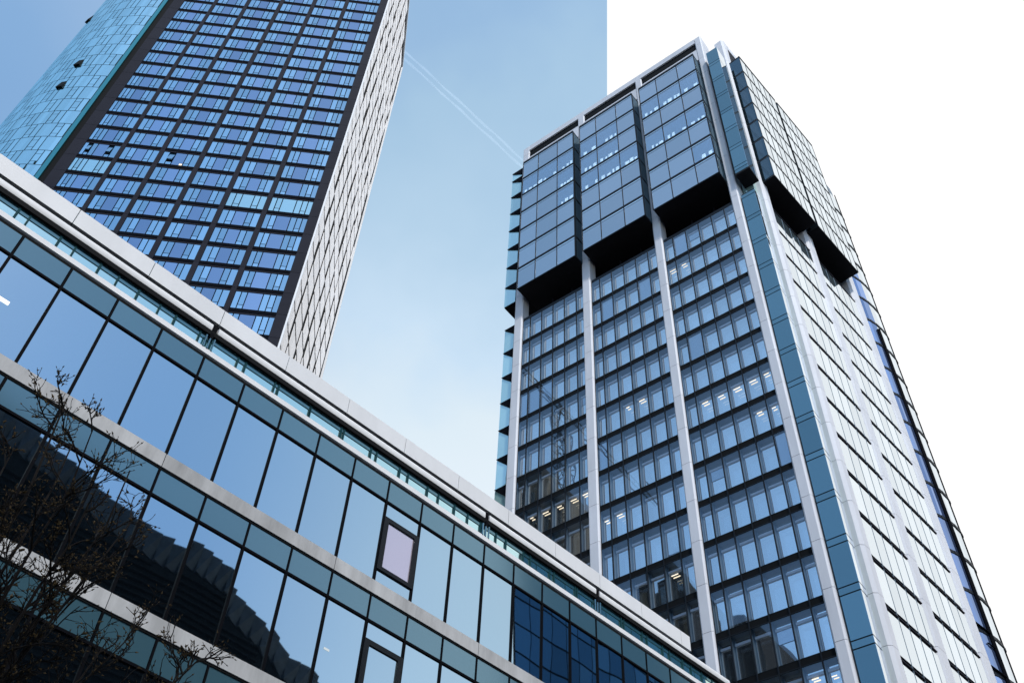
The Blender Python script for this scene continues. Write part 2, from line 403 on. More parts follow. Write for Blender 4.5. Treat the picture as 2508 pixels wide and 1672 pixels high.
# set-back roof fascia
SB = (D0 + 2.8 * 1.0) / D0
wf = -2.8 / S
zf0, zf1 = 19.24 * SB, 19.79 * SB
b = MB(); u = (2.03 - 2.06 * 10) * SB
uend = 25.19 * SB
while u < uend:
    e = min(u + 2.06 * SB, uend)
    if e > uend - .2: e = uend
    FL.box(b, max(u, UL0) + .01, e - .01, wf - .2, wf, zf0, zf1, 0)
    u = e
    if e >= uend: break
FL.box(b, UL0, uend, wf - .22, wf - .03, zf0 + .02, zf1 - .02, 1)
b.build('roof_fascia', ['white', 'tealbar'], low)
b = MB(); FL.box(b, UL0, uend - .05, -13, wf - .22, zf0 + .15, zf1 - .2); b.build('roof', 'concrete', low)
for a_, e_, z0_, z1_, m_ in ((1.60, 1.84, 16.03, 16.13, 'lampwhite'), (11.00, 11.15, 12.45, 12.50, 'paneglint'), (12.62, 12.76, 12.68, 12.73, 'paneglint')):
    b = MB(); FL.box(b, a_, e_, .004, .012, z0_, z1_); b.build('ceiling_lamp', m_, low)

# ================================================================== OFFICE TOWER
KO = 52.0 / 60.0
AZA, AZD = rad(-50.335), rad(45.09)
P3 = Vector((21.44628719, 56.03620942, 0)) * KO
FA = Frame(P3, AZA, KO)
off = thing('office_tower', 'tall office tower with pale stone columns and dark glass bays jutting out under its roof', 'skyscraper', FA.p(13, -12, 0) - Vector((0, 0, EYE)))
gzo = -EYE / KO
FP, ZB0 = 3.985, 37.33
def zrow(k): return ZB0 + FP * k
K0, K1 = -9, 12
OD = FA.p(-2.95, -2.1, 0)
FD = Frame((OD.x, OD.y), AZD, KO)
# core volumes
b = MB()
FA.box(b, .1, 27.6, -23, -1.35, gzo, 88.2); FA.box(b, .1, 27.6, -23, -5.5, 88.2, 92.8); FA.box(b, .1, 27.6, -23, -1.35, 92.8, 123.8)
b.build('core', 'black', off)
# columns on the wide face
JZ = [37.49 + FP * i for i in range(-9, 23)]
def column(fr, u0, u1, w0, w1, zt, chamf=.12, nm='column'):
    b = MB(); zs = [gzo] + [z for z in JZ if z < zt - 1] + [zt]
    ring = [(u0, w0), (u1, w0), (u1, w1 - chamf), (u1 - chamf, w1), (u0 + chamf, w1), (u0, w1 - chamf)]
    for a, e in zip(zs[:-1], zs[1:]):
        b.prism([fr.xy(u, w) for u, w in ring], fr.zz(a + .018), fr.zz(e - .018), 0)
    ri2 = [(u0 + .04, w0 + .02), (u1 - .04, w0 + .02), (u1 - .04, w1 - chamf), (u1 - chamf - .04, w1 - .04), (u0 + chamf + .04, w1 - .04), (u0 + .04, w1 - chamf)]
    b.prism([fr.xy(u, w) for u, w in ri2], fr.zz(gzo), fr.zz(zt - .05), 1)
    return b.build(nm, ['column', 'dkwall'], off)
cols = [(-.9, 0), (8.2, 9.15), (17.35, 18.4), (26.6, 27.72)]
for i, (a, e) in enumerate(cols):
    column(FA, a, e, -2.2 if i == 0 else -1.2, 0, 127.1 if i in (0, 3) else 126.0)
b = MB(); FA.box(b, .0, 27.72 - 1.12, -.9, -.012, 126.0, 127.1); FA.box(b, -.0, 26.6, -.95, -.03, 127.1, 127.2); b.build('parapet', 'column', off)
for a, e in ((0, 8.2), (9.15, 17.35), (18.4, 26.6)):
    b = MB(); FA.box(b, a, e, -.8, -.02, 121.2, 124.05); b.build('parapet_panel', 'column', off)
b = MB(); FA.box(b, 0, 26.6, -.6, -.20, 124.05, 125.98); b.build('void_shade_panel', 'black', off)  # black panel closes the parapet openings, standing in for their shade
# facade A bays below the terrace
bays = [(0.0, 8.2), (9.15, 17.35), (18.4, 26.6)]
mull = [[.0, 1.03, 2.53, 4.05, 5.57, 7.10, 8.2], [9.15, 10.18, 11.70, 13.22, 14.74, 16.27, 17.35], [18.4, 19.36, 20.93, 22.45, 23.98, 25.54, 26.6]]
lit_rows = {(1, 9): 'x', (2, 5): 'all', (0, 4): 'all', (0, 6): 'some', (1, 7): 'some'}
wins = []
WF = -.25
def make_window(b, u0, u1, z0, z1, mode):
    """recessed office window: reveals, inner pane, blind casing"""
    m = .035; a, e = u0 + m, u1 - m
    FA.quad(b, a, e, WF + .01, z0, z1, 4)
    if mode == 'blind':
        FA.slab(b, a, e, WF - .12, z0, z1, 3); return
    dp = .42
    for pts in ([(a, WF, z0), (a, WF - dp, z0), (a, WF - dp, z1), (a, WF, z1)], [(e, WF, z0), (e, WF, z1), (e, WF - dp, z1), (e, WF - dp, z0)],
                [(a, WF, z1), (a, WF - dp, z1), (e, WF - dp, z1), (e, WF, z1)], [(a, WF, z0), (e, WF, z0), (e, WF - dp, z0), (a, WF - dp, z0)]):
        b.face([FA.p(*q) for q in pts], 0)
    il_ = .11 if u1 - u0 > 1.2 else .07
    FA.box(b, e - il_, e, WF - dp, WF - dp + .06, z0, z1, 0); FA.box(b, a, a + .06, WF - dp, WF - dp + .06, z0, z1, 0)
    FA.box(b, a + .06, e - il_, WF - dp, WF - dp + .06, z0, z0 + .22, 0)
    FA.slab(b, a + .06, e - il_, WF - dp + .02, z0 + .22, z1, 1)
    FA.box(b, a + .06, e - il_, WF - dp + .03, WF - dp + .12, z1 - .66, z1 - .46, 2)
    if mode == 'half':
        zz = z0 + .30 + 1.4; FA.slab(b, a + .06, e - il_, WF - dp + .07, zz, z1 - .66, 3)
for bi, (a, e) in enumerate(bays):
    for k in range(K0, K1 + 1):
        z0 = zrow(k); z1 = z0 + 3.34
        for j in range(6):
            r = random.random(); mode = 'norm'
            if r < .035: mode = 'blind'
            elif r < .06: mode = 'half'
            if (bi, k) == (2, 9) and j in (3, 4, 5): mode = 'blind'
            u0, u1 = mull[bi][j], mull[bi][j + 1]
            q = project(FA.p((u0 + u1) / 2, WF, (z0 + z1) / 2)); vis = q and 0 < q[0] < 2508 and 0 < q[1] < 1672 and q[1] < 369 + .70 * q[0]
            dist = (FA.p((u0 + u1) / 2, WF, (z0 + z1) / 2)).length
            wins.append((0 if vis else 1, dist / (u1 - u0), bi, k, j, u0, u1, z0, z1, mode))
wins.sort()
stuffb = MB()
for n, wv in enumerate(wins):
    b = MB() if n < 100 else stuffb
    make_window(b, *wv[5:9], wv[9])
    if n < 100: b.build('window', ['areveal', 'apane', 'roller', 'abox', 'outer'], off)
stuffb.build('window', ['areveal', 'apane', 'roller', 'abox', 'outer'], off, kind='stuff')
for bi, (a, e) in enumerate(bays):
    b = MB()
    for x in mull[bi][1:-1]: FA.box(b, x - .045, x + .045, WF - .06, WF + .06, gzo, 88.5)
    FA.box(b, a + .02, a + .06, WF - .06, WF + .02, gzo, 88.5); FA.box(b, e - .06, e - .02, WF - .06, WF + .02, gzo, 88.5)
    b.build('mullion', 'blackgloss', off)
    for k in range(K0, K1 + 1):
        zt = zrow(k); b = MB()
        FA.box(b, a + .06, e - .06, WF - .75, WF - .02, zt - .60, zt + .0, 0); FA.box(b, a + .06, e - .06, WF - .5, WF + .05, zt - .64, zt - .56, 1)
        b.build('floor_band', ['black', 'blackgloss'], off)
    b = MB(); FA.box(b, a + .05, e - .05, WF - .6, WF + .03, 88.5, 88.95); b.build('terrace_rail', 'blackgloss', off)
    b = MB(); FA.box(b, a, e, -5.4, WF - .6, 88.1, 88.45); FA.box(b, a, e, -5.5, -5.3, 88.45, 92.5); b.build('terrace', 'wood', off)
    b = MB()
    for x in (a + 2.7, a + 5.4): FA.box(b, x - .08, x + .08, -2.2, -2.0, 88.5, 92.6)
    b.build('terrace_post', 'dkwall', off)
# lamps seen in lit offices
rl2 = random.Random(9)
def lamp(fr, u, w, z, lu=.5, mat='lamp', h=.07):
    lu *= rl2.uniform(.5, 1.2); z += rl2.uniform(-.12, .12); h *= rl2.uniform(.7, 1.3)
    b = MB(); fr.box(b, u - lu / 2, u + lu / 2, w - .06, w, z, z + h); b.build('ceiling_lamp', mat, off)
for bi, k, js in ((0, 6, (0, 1, 2, 3, 4)), (0, 5, (0, 1)), (1, 7, (2, 3)), (1, 4, (4, 5)), (2, 5, (0, 1, 2, 3, 4)), (0, -1, (0, 1, 2, 3, 4, 5)), (0, 11, (4, 5)), (1, 2, (1,))):
    for j in js:
        if k > K1: continue
        x = (mull[bi][j] + mull[bi][j + 1]) / 2; lamp(FA, x + .05, WF - .22, zrow(k) + 2.35, .55)
        if k == -1: lamp(FA, x + .1, WF - .25, zrow(k) + 1.2, .16, h=.10)
for x in (10.3, 11.6, 13.0): lamp(FA, x, -1.6, 89.2, .9, 'yellowlamp', .10)
# projecting bays (three on the wide face, two on the grazing face)
ZT, ZBX = 120.4, 92.6
rl = random.Random(5)
M['lampdim'] = emit('office_ceiling_light', (.95, .99, 1.0), 2.4)
M['litglass'] = clearglass('half_clear_bay_glass', (.70, .80, .85), .40)
# floor counted from the bay's underside, pane counted from the corner end
LIT0 = {(5, 0), (5, 1), (5, 2), (3, 0), (3, 1), (3, 2), (1, 0)}
LIT1 = {(5, 1), (5, 2), (4, 1), (4, 2), (3, 0), (3, 1), (3, 2)}
LIT2 = {(5, 0), (5, 1), (5, 2), (4, 0), (3, 0)}
def bay(fr, u0, u1, w0, w1, npan, label, mats, flr=7, lightmat='aboxlight', bw=.30, mw=.05):
    fp = (ZT - ZBX) / flr
    b = MB(); fr.box(b, u0 + .03, u1 - .03, w0, w1 - .12, ZBX + .05, ZT - .02, 0)
    fr.box(b, u0 - .0, u1 + .0, w0, w1 + .02, ZBX - .10, ZBX + .05, 0)
    for i in range(flr):
        z = ZBX + fp * i
        fr.box(b, u0, u1, w1 - .12, w1 + .05, z + fp - bw, z + fp - (.0 if i < flr - 1 else -.1), 0)
        if lightmat: fr.box(b, u0 + .02, u1 - .02, w1 - .12, w1 + .015, z + fp - .66, z + fp - .60, 0)
        fr.box(b, u0 - .03, u0 + .05, w0, w1 + .02, z + fp - .30, z + fp - .02, 0)
    q = [u0 + (u1 - u0) * t for t in ([0, .31, .69, 1.0] if npan == 3 else [i / npan for i in range(npan + 1)])]
    for x in q: fr.box(b, x - mw, x + mw, w1 - .12, w1 + .03, ZBX, ZT, 0)
    bay_o = b.build('projecting_bay', 'blackgloss', off, label=label)
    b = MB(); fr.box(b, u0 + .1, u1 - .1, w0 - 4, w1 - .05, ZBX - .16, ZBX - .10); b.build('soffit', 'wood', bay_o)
    for i in range(flr):
        z = ZBX + fp * i
        for a, e in zip(q[:-1], q[1:]):
            litp = (u0 < 1 and (i, q.index(a)) in LIT0) or (8 < u0 < 10 and (i, q.index(a)) in LIT1) or (u0 > 18 and (i, q.index(a)) in LIT2)
            b = MB(); fr.slab(b, a + .05, e - .05, w1, z + .05, z + fp - (.66 if lightmat else bw), 2 if (litp and lightmat) else 0, .015)
            if litp and lightmat:
                x = a + .25
                while x < e - .6:
                    ll = rl.uniform(.22, .55); hh = rl.uniform(.35, .75)
                    if rl.random() < .8:
                        b2 = MB(); fr.box(b2, x, x + ll, w1 - .10, w1 - .07, z + .28, z + .28 + hh); b2.build('ceiling_lamp', 'lampdim', bay_o)
                    x += ll + rl.uniform(.12, .4)
            if lightmat: fr.slab(b, a + .05, e - .05, w1, z + fp - .60, z + fp - .30, 1)
            b.build('pane', [mats, lightmat or mats, 'litglass'], bay_o)
    for x, sgn in ((u0, -1), (u1, 1)):
        b = MB()
        for i in range(flr):
            z = ZBX + fp * i
            b.hexa([fr.p(x, w0 + .05, z + .1), fr.p(x + sgn * .02, w0 + .05, z + .1), fr.p(x + sgn * .02, w1 - .02, z + .1), fr.p(x, w1 - .02, z + .1),
                    fr.p(x, w0 + .05, z + fp - .32), fr.p(x + sgn * .02, w0 + .05, z + fp - .32), fr.p(x + sgn * .02, w1 - .02, z + fp - .32), fr.p(x, w1 - .02, z + fp - .32)])
        b.build('side_glass', 'asidedark', bay_o)
    return bay_o
bay(FA, .06, 8.03, -1.3, 1.42, 3, 'dark glass bay nearest the tower corner', 'abox')
bay(FA, 9.10, 17.2, -1.3, 1.42, 3, 'middle dark glass bay of three', 'abox')
bay(FA, 18.25, 26.35, -1.3, 1.42, 3, 'dark glass bay farthest left', 'abox')
bay(FD, .25, 8.25, -1.0, 1.40, 6, 'white reflecting bay beside the tower corner', 'dpane', lightmat=None, bw=.10, mw=.014)
bay(FD, 8.70, 17.0, -1.0, 1.40, 6, 'white reflecting bay farther from the corner', 'dpane', lightmat=None, bw=.10, mw=.014)
# grazing face
for a, e in ((0, 1.2), (8.2, 9.9), (17.3, 19.2)):
    column(FD, a, e, -1.2, 0, 127.1 if a == 0 else 121.0, .25)
b = MB(); FD.box(b, 1.2, 8.6, -.8, -.02, 125.9, 127.1); b.build('parapet', 'column', off)
b = MB(); FD.box(b, 1.2, 19, -6, -1.6, 88.2, 126.5); FD.box(b, .8, 19.3, -6, -.9, gzo, 88.4); b.build('core', 'black', off)
dbays = [(1.2, 8.2, [1.2, 2.75, 4.25, 5.75, 7.25, 8.2]), (9.9, 17.3, [9.9, 11.2, 12.75, 14.25, 15.8, 17.3])]
dw = []
for bi, (a, e, ms) in enumerate(dbays):
    for k in range(K0, K1 + 1):
        z0 = zrow(k); z1 = z0 + 3.32
        for j in range(5):
            P = FD.p((ms[j] + ms[j + 1]) / 2, -.1, (z0 + z1) / 2); q = project(P)
            vis = q and q[1] < 1672
            dw.append((0 if vis else 1, P.length, ms[j], ms[j + 1], z0, z1))
dw.sort(); stuffb = MB()
for n, (_, _, a, e, z0, z1) in enumerate(dw):
    b = MB() if n < 100 else stuffb
    FD.slab(b, a + .03, e - .03, -.10, z0, z1, 0, .05)
    if n < 100: b.build('glazing_panel', 'dpane', off)
stuffb.build('glazing_panel', 'dpane', off, kind='stuff')
for bi, (a, e, ms) in enumerate(dbays):
    b = MB()
    for x in ms[1:-1]: FD.box(b, x - .03, x + .03, -.2, -.085, gzo, 88.6)
    b.build('mullion', 'areveal', off)
    for k in range(K0, K1 + 2):
        zt = zrow(k); b = MB(); FD.box(b, a + .02, e - .02, -.7, -.45, zt - .66, zt, 0); FD.box(b, a + .02, e - .02, -.4, -.06, zt - .40, zt - .30, 1)
        b.build('floor_slit', ['black', 'dkwall'], off)
# corner glass between the two faces (lower shaft and upper projecting box)
def cornerglass(u0, u1, w0, w1, z0, z1, label, foot=False):
    b = MB(); FA.box(b, u0 + .03, u1 - .03, w0, w1 - .03, z0, z1)
    o = b.build('corner_glazing', 'blackgloss', off, label=label)
    k = int((z0 - ZB0) // FP)
    while zrow(k) < z1:
        a, e = max(z0, zrow(k)) + .08, min(z1, zrow(k) + FP - .62)
        for zz0, zz1 in ((a, e), (e + .10, min(z1, zrow(k) + FP) - .02)):
            if zz1 - zz0 < .15: continue
            b = MB(); FA.slab(b, u0 + .02, u1 - .02, w1, zz0, zz1); b.build('pane', 'corner', o)
            b = MB(); FA.box(b, u0, u0 + .03, w0 + .02, w1 - .01, zz0, zz1); b.build('side_pane', 'dpane', o)
        k += 1
    if foot:
        b = MB(); FA.box(b, u0 - .1, u1, w0 - .1, w1 + .02, z0 - .25, z0); b.build('soffit', 'wood', o)
    return o
cornerglass(-2.52, -1.02, -1.45, -.30, gzo, 89.3, 'lower corner strip of blue glass')
cornerglass(-2.80, -1.30, -1.30, .60, 91.9, 120.2, 'upper corner box of blue glass', True)
b = MB(); FA.box(b, -2.2, -1.0, -2.3, -1.45, gzo, 120.0); b.build('green_return', 'green', off)
# left end corner, seen as a sliver of green glass boxes
def leftcorner(u0, u1, w0, w1, z0, z1, label):
    b = MB(); FA.box(b, u0, u1 - .05, w0, w1 - .05, z0, z1)
    o = b.build('corner_glazing', 'dark', off, label=label)
    k = int((z0 - ZB0) // FP)
    while zrow(k) < z1 - 1:
        a, e = max(z0, zrow(k)) + .12, min(z1, zrow(k) + FP)
        if e - a > .8:
            b = MB(); FA.slab(b, u0 + .35, u1 - .02, w1, a, e - .1); b.build('pane', 'green', o)
            b = MB(); c = [(u1 - .0, e), (u0, e), (u0, e - 1.9), (u0 + .35, e - 1.35)]
            lo = [FA.p(u, w1 + .01, z) for u, z in c]; hi = [FA.p(u, w1 + .12, z) for u, z in c]
            b.hexa(lo + hi); b.build('angled_soffit', 'dark', o)
        k += 1
    return o
leftcorner(27.75, 29.45, -3.2, -.55, gzo, 89.4, 'lower left end strip of green glass')
leftcorner(27.75, 29.75, -3.2, -.45, 93.4, 123.0, 'upper left end strip of green glass')
# rounded glass corner at the far right end
b = MB(); rings = []
def arcpt(t): th = rad(90 * t); return 19.4 + 4.6 * math.sin(th), -.35 - 4.6 * (1 - math.cos(th))
for i in range(10): pass
o = None
b = MB()
pts = [(19.4, -.9), (20.1, -.55), (20.9, -.28), (21.8, -.08), (22.8, .02), (23.8, .02), (24.6, -.10), (25.1, -.45), (25.4, -1.1), (25.5, -2.2), (25.5, -4.5)]
b.prism([FD.xy(s_ - .15, w - .2) for i, (s_, w) in enumerate(pts)] + [FD.xy(19.4, -4.5)], FD.zz(gzo), FD.zz(119.5), 0)
o = b.build('rounded_corner', 'areveal', off, label='rounded glass corner at the far right edge')
k = K0
while zrow(k) < 117:
    b = MB()
    for i in range(10):
        (s0, w0), (s1, w1) = pts[i], pts[i + 1]
        b.face([FD.p(s0, w0, zrow(k) + .1), FD.p(s1, w1, zrow(k) + .1), FD.p(s1, w1, zrow(k) + FP - .25), FD.p(s0, w0, zrow(k) + FP - .25)], 1 if i < 3 else 0)
    b.build('pane', ['dpane', 'bluecorner'], o)
    b = MB()
    for i in range(10):
        (s0, w0), (s1, w1) = pts[i], pts[i + 1]
        b.hexa([FD.p(s0, w0 - .2, zrow(k) - .25), FD.p(s1, w1 - .2, zrow(k) - .25), FD.p(s1 + .06, w1 + .06, zrow(k) - .25), FD.p(s0 + .03, w0 + .08, zrow(k) - .25),
                FD.p(s0, w0 - .2, zrow(k) + .1), FD.p(s1, w1 - .2, zrow(k) + .1), FD.p(s1 + .06, w1 + .06, zrow(k) + .1), FD.p(s0 + .03, w0 + .08, zrow(k) + .1)])
    b.build('floor_ring', 'blackgloss', o)
    k += 1
b = MB()
b.tube([FD.p(21.75, -.02, gzo), FD.p(21.75, -.02, 88)], [.17, .17], 8)
b.tube([FD.p(24.0, .03, gzo), FD.p(24.0, .03, 118)], [.05, .05], 6)
for k in range(K0, 4):
    b.tube([FD.p(20.0, -.45, zrow(k) + .5), FD.p(21.75, .05, zrow(k) - .1)], [.10, .10], 5); b.tube([FD.p(20.9, -.2, zrow(k) - 1.2), FD.p(21.75, .05, zrow(k) - 1.5)], [.06, .06], 5)
b.build('steel_tube', 'dark', o)

# ================================================================== DARK TOWER
KD = 75.0 / 110.0
AZC = rad(-94.13076401)
P1 = Vector((-21.5262004, 62.39088632, 0)) * (75.0 / 66.0)
FC = Frame(P1, AZC, KD)                            # units of the 110 m survey
dk = thing('dark_tower', 'tall anthracite tower with a grid of blue windows and a white panelled side', 'skyscraper', FC.p(20, -20, 0) - Vector((0, 0, EYE)))
gzd = -EYE / KD
FH = 5.55
DTOP = 330.0
SIDE = 39.0                                        # depth of the side face in survey units
b = MB()
FC.box(b, .4, 48.6, -SIDE, -.7, gzd, 288)
b.build('core', 'black', dk)
colz = [(-.1, 1.66), (9.15, 10.0), (16.75, 17.65), (24.3, 25.2), (31.9, 32.75), (39.2, 40.0), (46.6, 48.95)]
for i, (a, e) in enumerate(colz):
    b = MB(); z = gzd; kk = -30
    FC.box(b, a + .03, e - .03, -.9, -.06, gzd, 300, 1)
    while 151.9 + FH * kk < 300:
        z0, z1 = max(gzd, 151.9 + FH * kk), 151.9 + FH * (kk + 1)
        if z1 > gzd + .2: FC.box(b, a, e, -.9, 0, z0 + .03, z1 - .03, 0)
        kk += 1
    b.build('column', ['dkwall', 'black'], dk)
dbay = [(1.66, 9.15), (10.0, 16.75), (17.65, 24.3), (25.2, 31.9), (32.75, 39.2), (40.0, 46.6)]
dws = []
kmin = int((gzd - 151.9) // FH) + 1
for bi in range(6):
    for k in range(kmin, 25):
        z0 = 151.9 + FH * k + .45; z1 = z0 + 4.2
        P = FC.p(sum(dbay[bi]) / 2, -.3, z0 + 2); q = project(P)
        vis = q and -20 < q[0] < 2508 and -20 < q[1] < 1672 and q[1] < 372 + .71 * q[0] + 15
        dws.append((0 if vis else 1, P.length, bi, k, z0, z1))
dws.sort()
openw = {(5, 2): (1, 4), (4, 2): (4,), (3, 2): (1,)}
lightw = {(0, 0), (1, 0), (5, 1)}
def dk_window(b, bi, k, z0, z1):
    a, e = dbay[bi]
    wd = e - a
    # sub-panes measured from the left (high u)
    fr = [0, .13, .26, .60, .745, .875, 1.0] if bi == 0 else ([0, .11, .23, .37, .68, .82, 1.0] if bi == 5 else [0, .17, .34, .66, .82, 1.0])
    kinds = 'ponpop' if False else None
    ops = {0: (1, 4), 5: (1, 4)}.get(bi, (1, 3))
    glassm = 2 if (bi, k) in lightw else 0
    for j in range(len(fr) - 1):
        u1, u0 = e - wd * fr[j] - .085, e - wd * fr[j + 1] + .085
        big = fr[j + 1] - fr[j] > .25
        gm = glassm if (big or glassm == 2) else 1
        if j in ops:
            zz = z0 + 1.0
            FC.slab(b, u0, u1, -.12, z0, zz - .07, gm, .05)
            if j in openw.get((bi, k), ()):
                b.hexa([FC.p(u0, -.1, zz + .5), FC.p(u1, -.1, zz + .5), FC.p(u1, .25, zz + .55), FC.p(u0, .25, zz + .55), FC.p(u0, -.4, z1), FC.p(u1, -.4, z1), FC.p(u1, -.3, z1), FC.p(u0, -.3, z1)], gm)
            else: FC.slab(b, u0, u1, -.12, zz + .07, z1, gm, .05)
        else: FC.slab(b, u0, u1, -.12, z0, z1, gm, .05)
stuffb = MB()
for n, (_, _, bi, k, z0, z1) in enumerate(dws):
    b = MB() if n < 100 else stuffb
    dk_window(b, bi, k, z0, z1)
    if n < 100: b.build('window', ['dkpane', 'dkpaneside', 'dkpanelight'], dk)
stuffb.build('window', ['dkpane', 'dkpaneside', 'dkpanelight'], dk, kind='stuff')
nb = 0; stuffb = MB()
for (_, _, bi, k, z0, z1) in dws:
    a, e = dbay[bi]; b = MB() if nb < 100 else stuffb
    FC.box(b, a + .01, e - .01, -.7, -.06, z0 - 1.25, z0 - .86, 0); FC.box(b, a + .01, e - .01, -.6, .03, z0 - .86, z0 - .08, 1)  # cladding strip, then a black strip painting the shadow under the sill
    if nb < 100: b.build('floor_band', ['dkwall', 'dksillshade'], dk)
    nb += 1
stuffb.build('floor_band', ['dkwall', 'dksillshade'], dk, kind='stuff')
b = MB(); u = dbay[3][1] - .62 * 6.7; z = 151.9 + FH * 2 + .6
FC.box(b, 27.6, 28.1, -.115, -.08, z, z + .5); b.build('room_lamp', 'lamp', dk)
# white side face: staggered tilted panels
FS = Frame((0, 0), AZC, KD)
sO = FC.p(-.1, -.05, 0)
class Side:
    def p(s, s_, w, z): return sO + (-FC.n) * (s_ * KD) + (-FC.u) * (w * KD) + Vector((0, 0, z * KD))
SD_ = Side()
def ztop(s_): return 307 - .68 * (s_ - 22.9) * 1.0 if s_ > 22.9 else 307 + .0 * s_
ZR = lambda s_: 292.6 if s_ > 38.9 else 292.6 + (39.0 - s_) * .68
b = MB()
def sbox(b, s0, s1, w0, w1, z0, z1, mi, t0=0, t1=0):
    b.hexa([SD_.p(s0, w0, z0), SD_.p(s1, w0, z0), SD_.p(s1, w1 + t1, z0), SD_.p(s0, w1 + t0, z0),
            SD_.p(s0, w0, z1), SD_.p(s1, w0, z1), SD_.p(s1, w1 + t1, z1), SD_.p(s0, w1 + t0, z1)], mi)
rs = random.Random(3)
cw = 6.35
ncol = 6
for k in range(kmin, 27):
    z0 = 151.9 + FH * k; z1 = z0 + FH
    if z1 < gzd + 1: continue
    shift = rs.uniform(.0, .18) * cw
    s_ = -shift
    while s_ < 38.9:
        a, e = max(0.35, s_), min(38.9, s_ + cw)
        if e - a > .6 and (z1 < ZR(e)):
            # one big panel and one narrow dark slit, tilted in plan
            sl = rs.choice((1.0, 1.3, 1.6, 2.3))
            t = rs.uniform(.2, .5)
            if e - a > sl + .5:
                m1 = a + (e - a) * rs.uniform(.42, .58)
                sbox(b, a + sl * .5, m1 - .13, -.055, 0, z0 + .34, z1 - .34, 0, t * .10, 0)
                sbox(b, m1 + .13, e - sl * .5, -.055, 0, z0 + .34, z1 - .34, 0, 0, t * .12)
        s_ += cw
b.build('side_panel', 'sidewhite', dk)
b = MB(); zt = ZR(0)
b.face([SD_.p(.2, -.05, gzd), SD_.p(39.0, -.05, gzd), SD_.p(39.0, -.05, ZR(39.0)), SD_.p(.2, -.05, ZR(.2))])
b.build('side_backing', 'black', dk)
b = MB(); sbox(b, 0, .30, -.4, .30, gzd, 300, 0); sbox(b, 38.9, 39.3, -.4, .35, gzd, 292.4, 0)
b.hexa([SD_.p(39.3, -.4, 292.4), SD_.p(39.3, .35, 292.4), SD_.p(2, .35, 317.6), SD_.p(2, -.4, 317.6), SD_.p(39.3, -.4, 293.4), SD_.p(39.3, .35, 293.4), SD_.p(2, .35, 318.6), SD_.p(2, -.4, 318.6)])
b.build('side_edge_trim', 'white', dk)

# ================================================================== CURVED TOWER
KC = 75.0 / 66.0
FV = Frame(P1, AZC, KC)
UC = -16.97
sc_ = 70.08 / 65.28
uE = UC + (32.05 - UC) * sc_                       # right-hand edge of the curved skin
wE = -6.3
Rv = 17.2 * sc_
cv = thing('curved_tower', 'curved tower of cyan glass behind the anthracite tower at the left edge', 'skyscraper', FV.p(uE + 5, wE - 12, 0) - Vector((0, 0, EYE)))
gzv = -EYE / KC
cu, cw_ = uE - .6, wE - Rv
def cp(s_, dr=0.0):
    th = s_ / Rv; return cu + (Rv + dr) * math.sin(th), cw_ + (Rv + dr) * math.cos(th)
FHV = 3.33; ZV0 = 107.7
LEN = 34.0
b = MB()
ring = [FV.xy(*cp(s_, -.12)) for s_ in [i * 1.0 for i in range(0, 35)]] + [FV.xy(uE - 3, wE - 20)]
b.prism(ring, FV.zz(gzv), FV.zz(196), 0)
b.build('core', 'curvedark', cv)
per = 3.55; pans = []
for k in range(int((gzv - ZV0) // FHV) + 1, 26):
    z0 = ZV0 + FHV * k; z1 = z0 + FHV
    s_ = 0.35 - (per * .5 if k % 2 else 0); j = 0
    while s_ < LEN - per:
        seq = [(1.86, 'big'), (.82, 'plain'), (.87, 'open')]
        for wd, kd in seq:
            a, e = s_, s_ + wd; s_ = e
            if e < .6: continue
            a = max(a, .35)
            q = project(FV.p(*cp((a + e) / 2), (z0 + z1) / 2)); vis = q and -10 < q[0] < 420 and -10 < q[1] < 430 and a < 26
            pans.append((0 if vis else 1, FV.p(*cp((a + e) / 2), z0).length / (e - a), a, e, z0, z1, kd, k))
pans.sort(); stuffb = MB()
vents = 0
for n, (v_, _, a, e, z0, z1, kd, k) in enumerate(pans):
    b = MB() if n < 100 else stuffb
    m = .055
    segs = 3 if kd == 'big' else 1
    zl = [(z0 + m, z1 - m)] if kd != 'open' else [(z0 + m, z0 + .75), (z0 + .82, z0 + 2.4), (z0 + 2.47, z1 - m)]
    for zz0, zz1 in zl:
        for i in range(segs):
            s0 = a + m + (e - a - 2 * m) * i / segs; s1 = a + m + (e - a - 2 * m) * (i + 1) / segs
            (u0, w0), (u1, w1) = cp(s0), cp(s1)
            pts = [FV.p(u0, w0, zz0), FV.p(u1, w1, zz0), FV.p(u1, w1, zz1), FV.p(u0, w0, zz1)]
            b.face(pts, 0)
    if n < 100: b.build('window', 'curve', cv)
stuffb.build('window', 'curve', cv, kind='stuff')
for s_, k in ((5.6, 5), (5.6, 7), (14.3, 14)):
    z = ZV0 + FHV * k; b = MB()
    (u0, w0), (u1, w1) = cp(s_, .0), cp(s_ + .9, .0); (u2, w2), (u3, w3) = cp(s_, .28), cp(s_ + .9, .28)
    b.hexa([FV.p(u0, w0, z + .3), FV.p(u1, w1, z + .3), FV.p(u3, w3, z + .3), FV.p(u2, w2, z + .3), FV.p(u0, w0, z + 2.2), FV.p(u1, w1, z + 2.2), FV.p(u1, w1, z + 2.3), FV.p(u0, w0, z + 2.3)])
    b.build('open_vent', 'black', cv)
b = MB(); u0, w0 = cp(0.30); FV.box(b, u0 - .55, u0, w0 - .25, w0, gzv, 196); b.build('glass_edge', 'tealedge', cv)
b = MB(); FV.box(b, 29.0, u0 - .3, w0 - 6, w0 - .28, gzv, 196); b.build('dark_recess', 'black', cv)

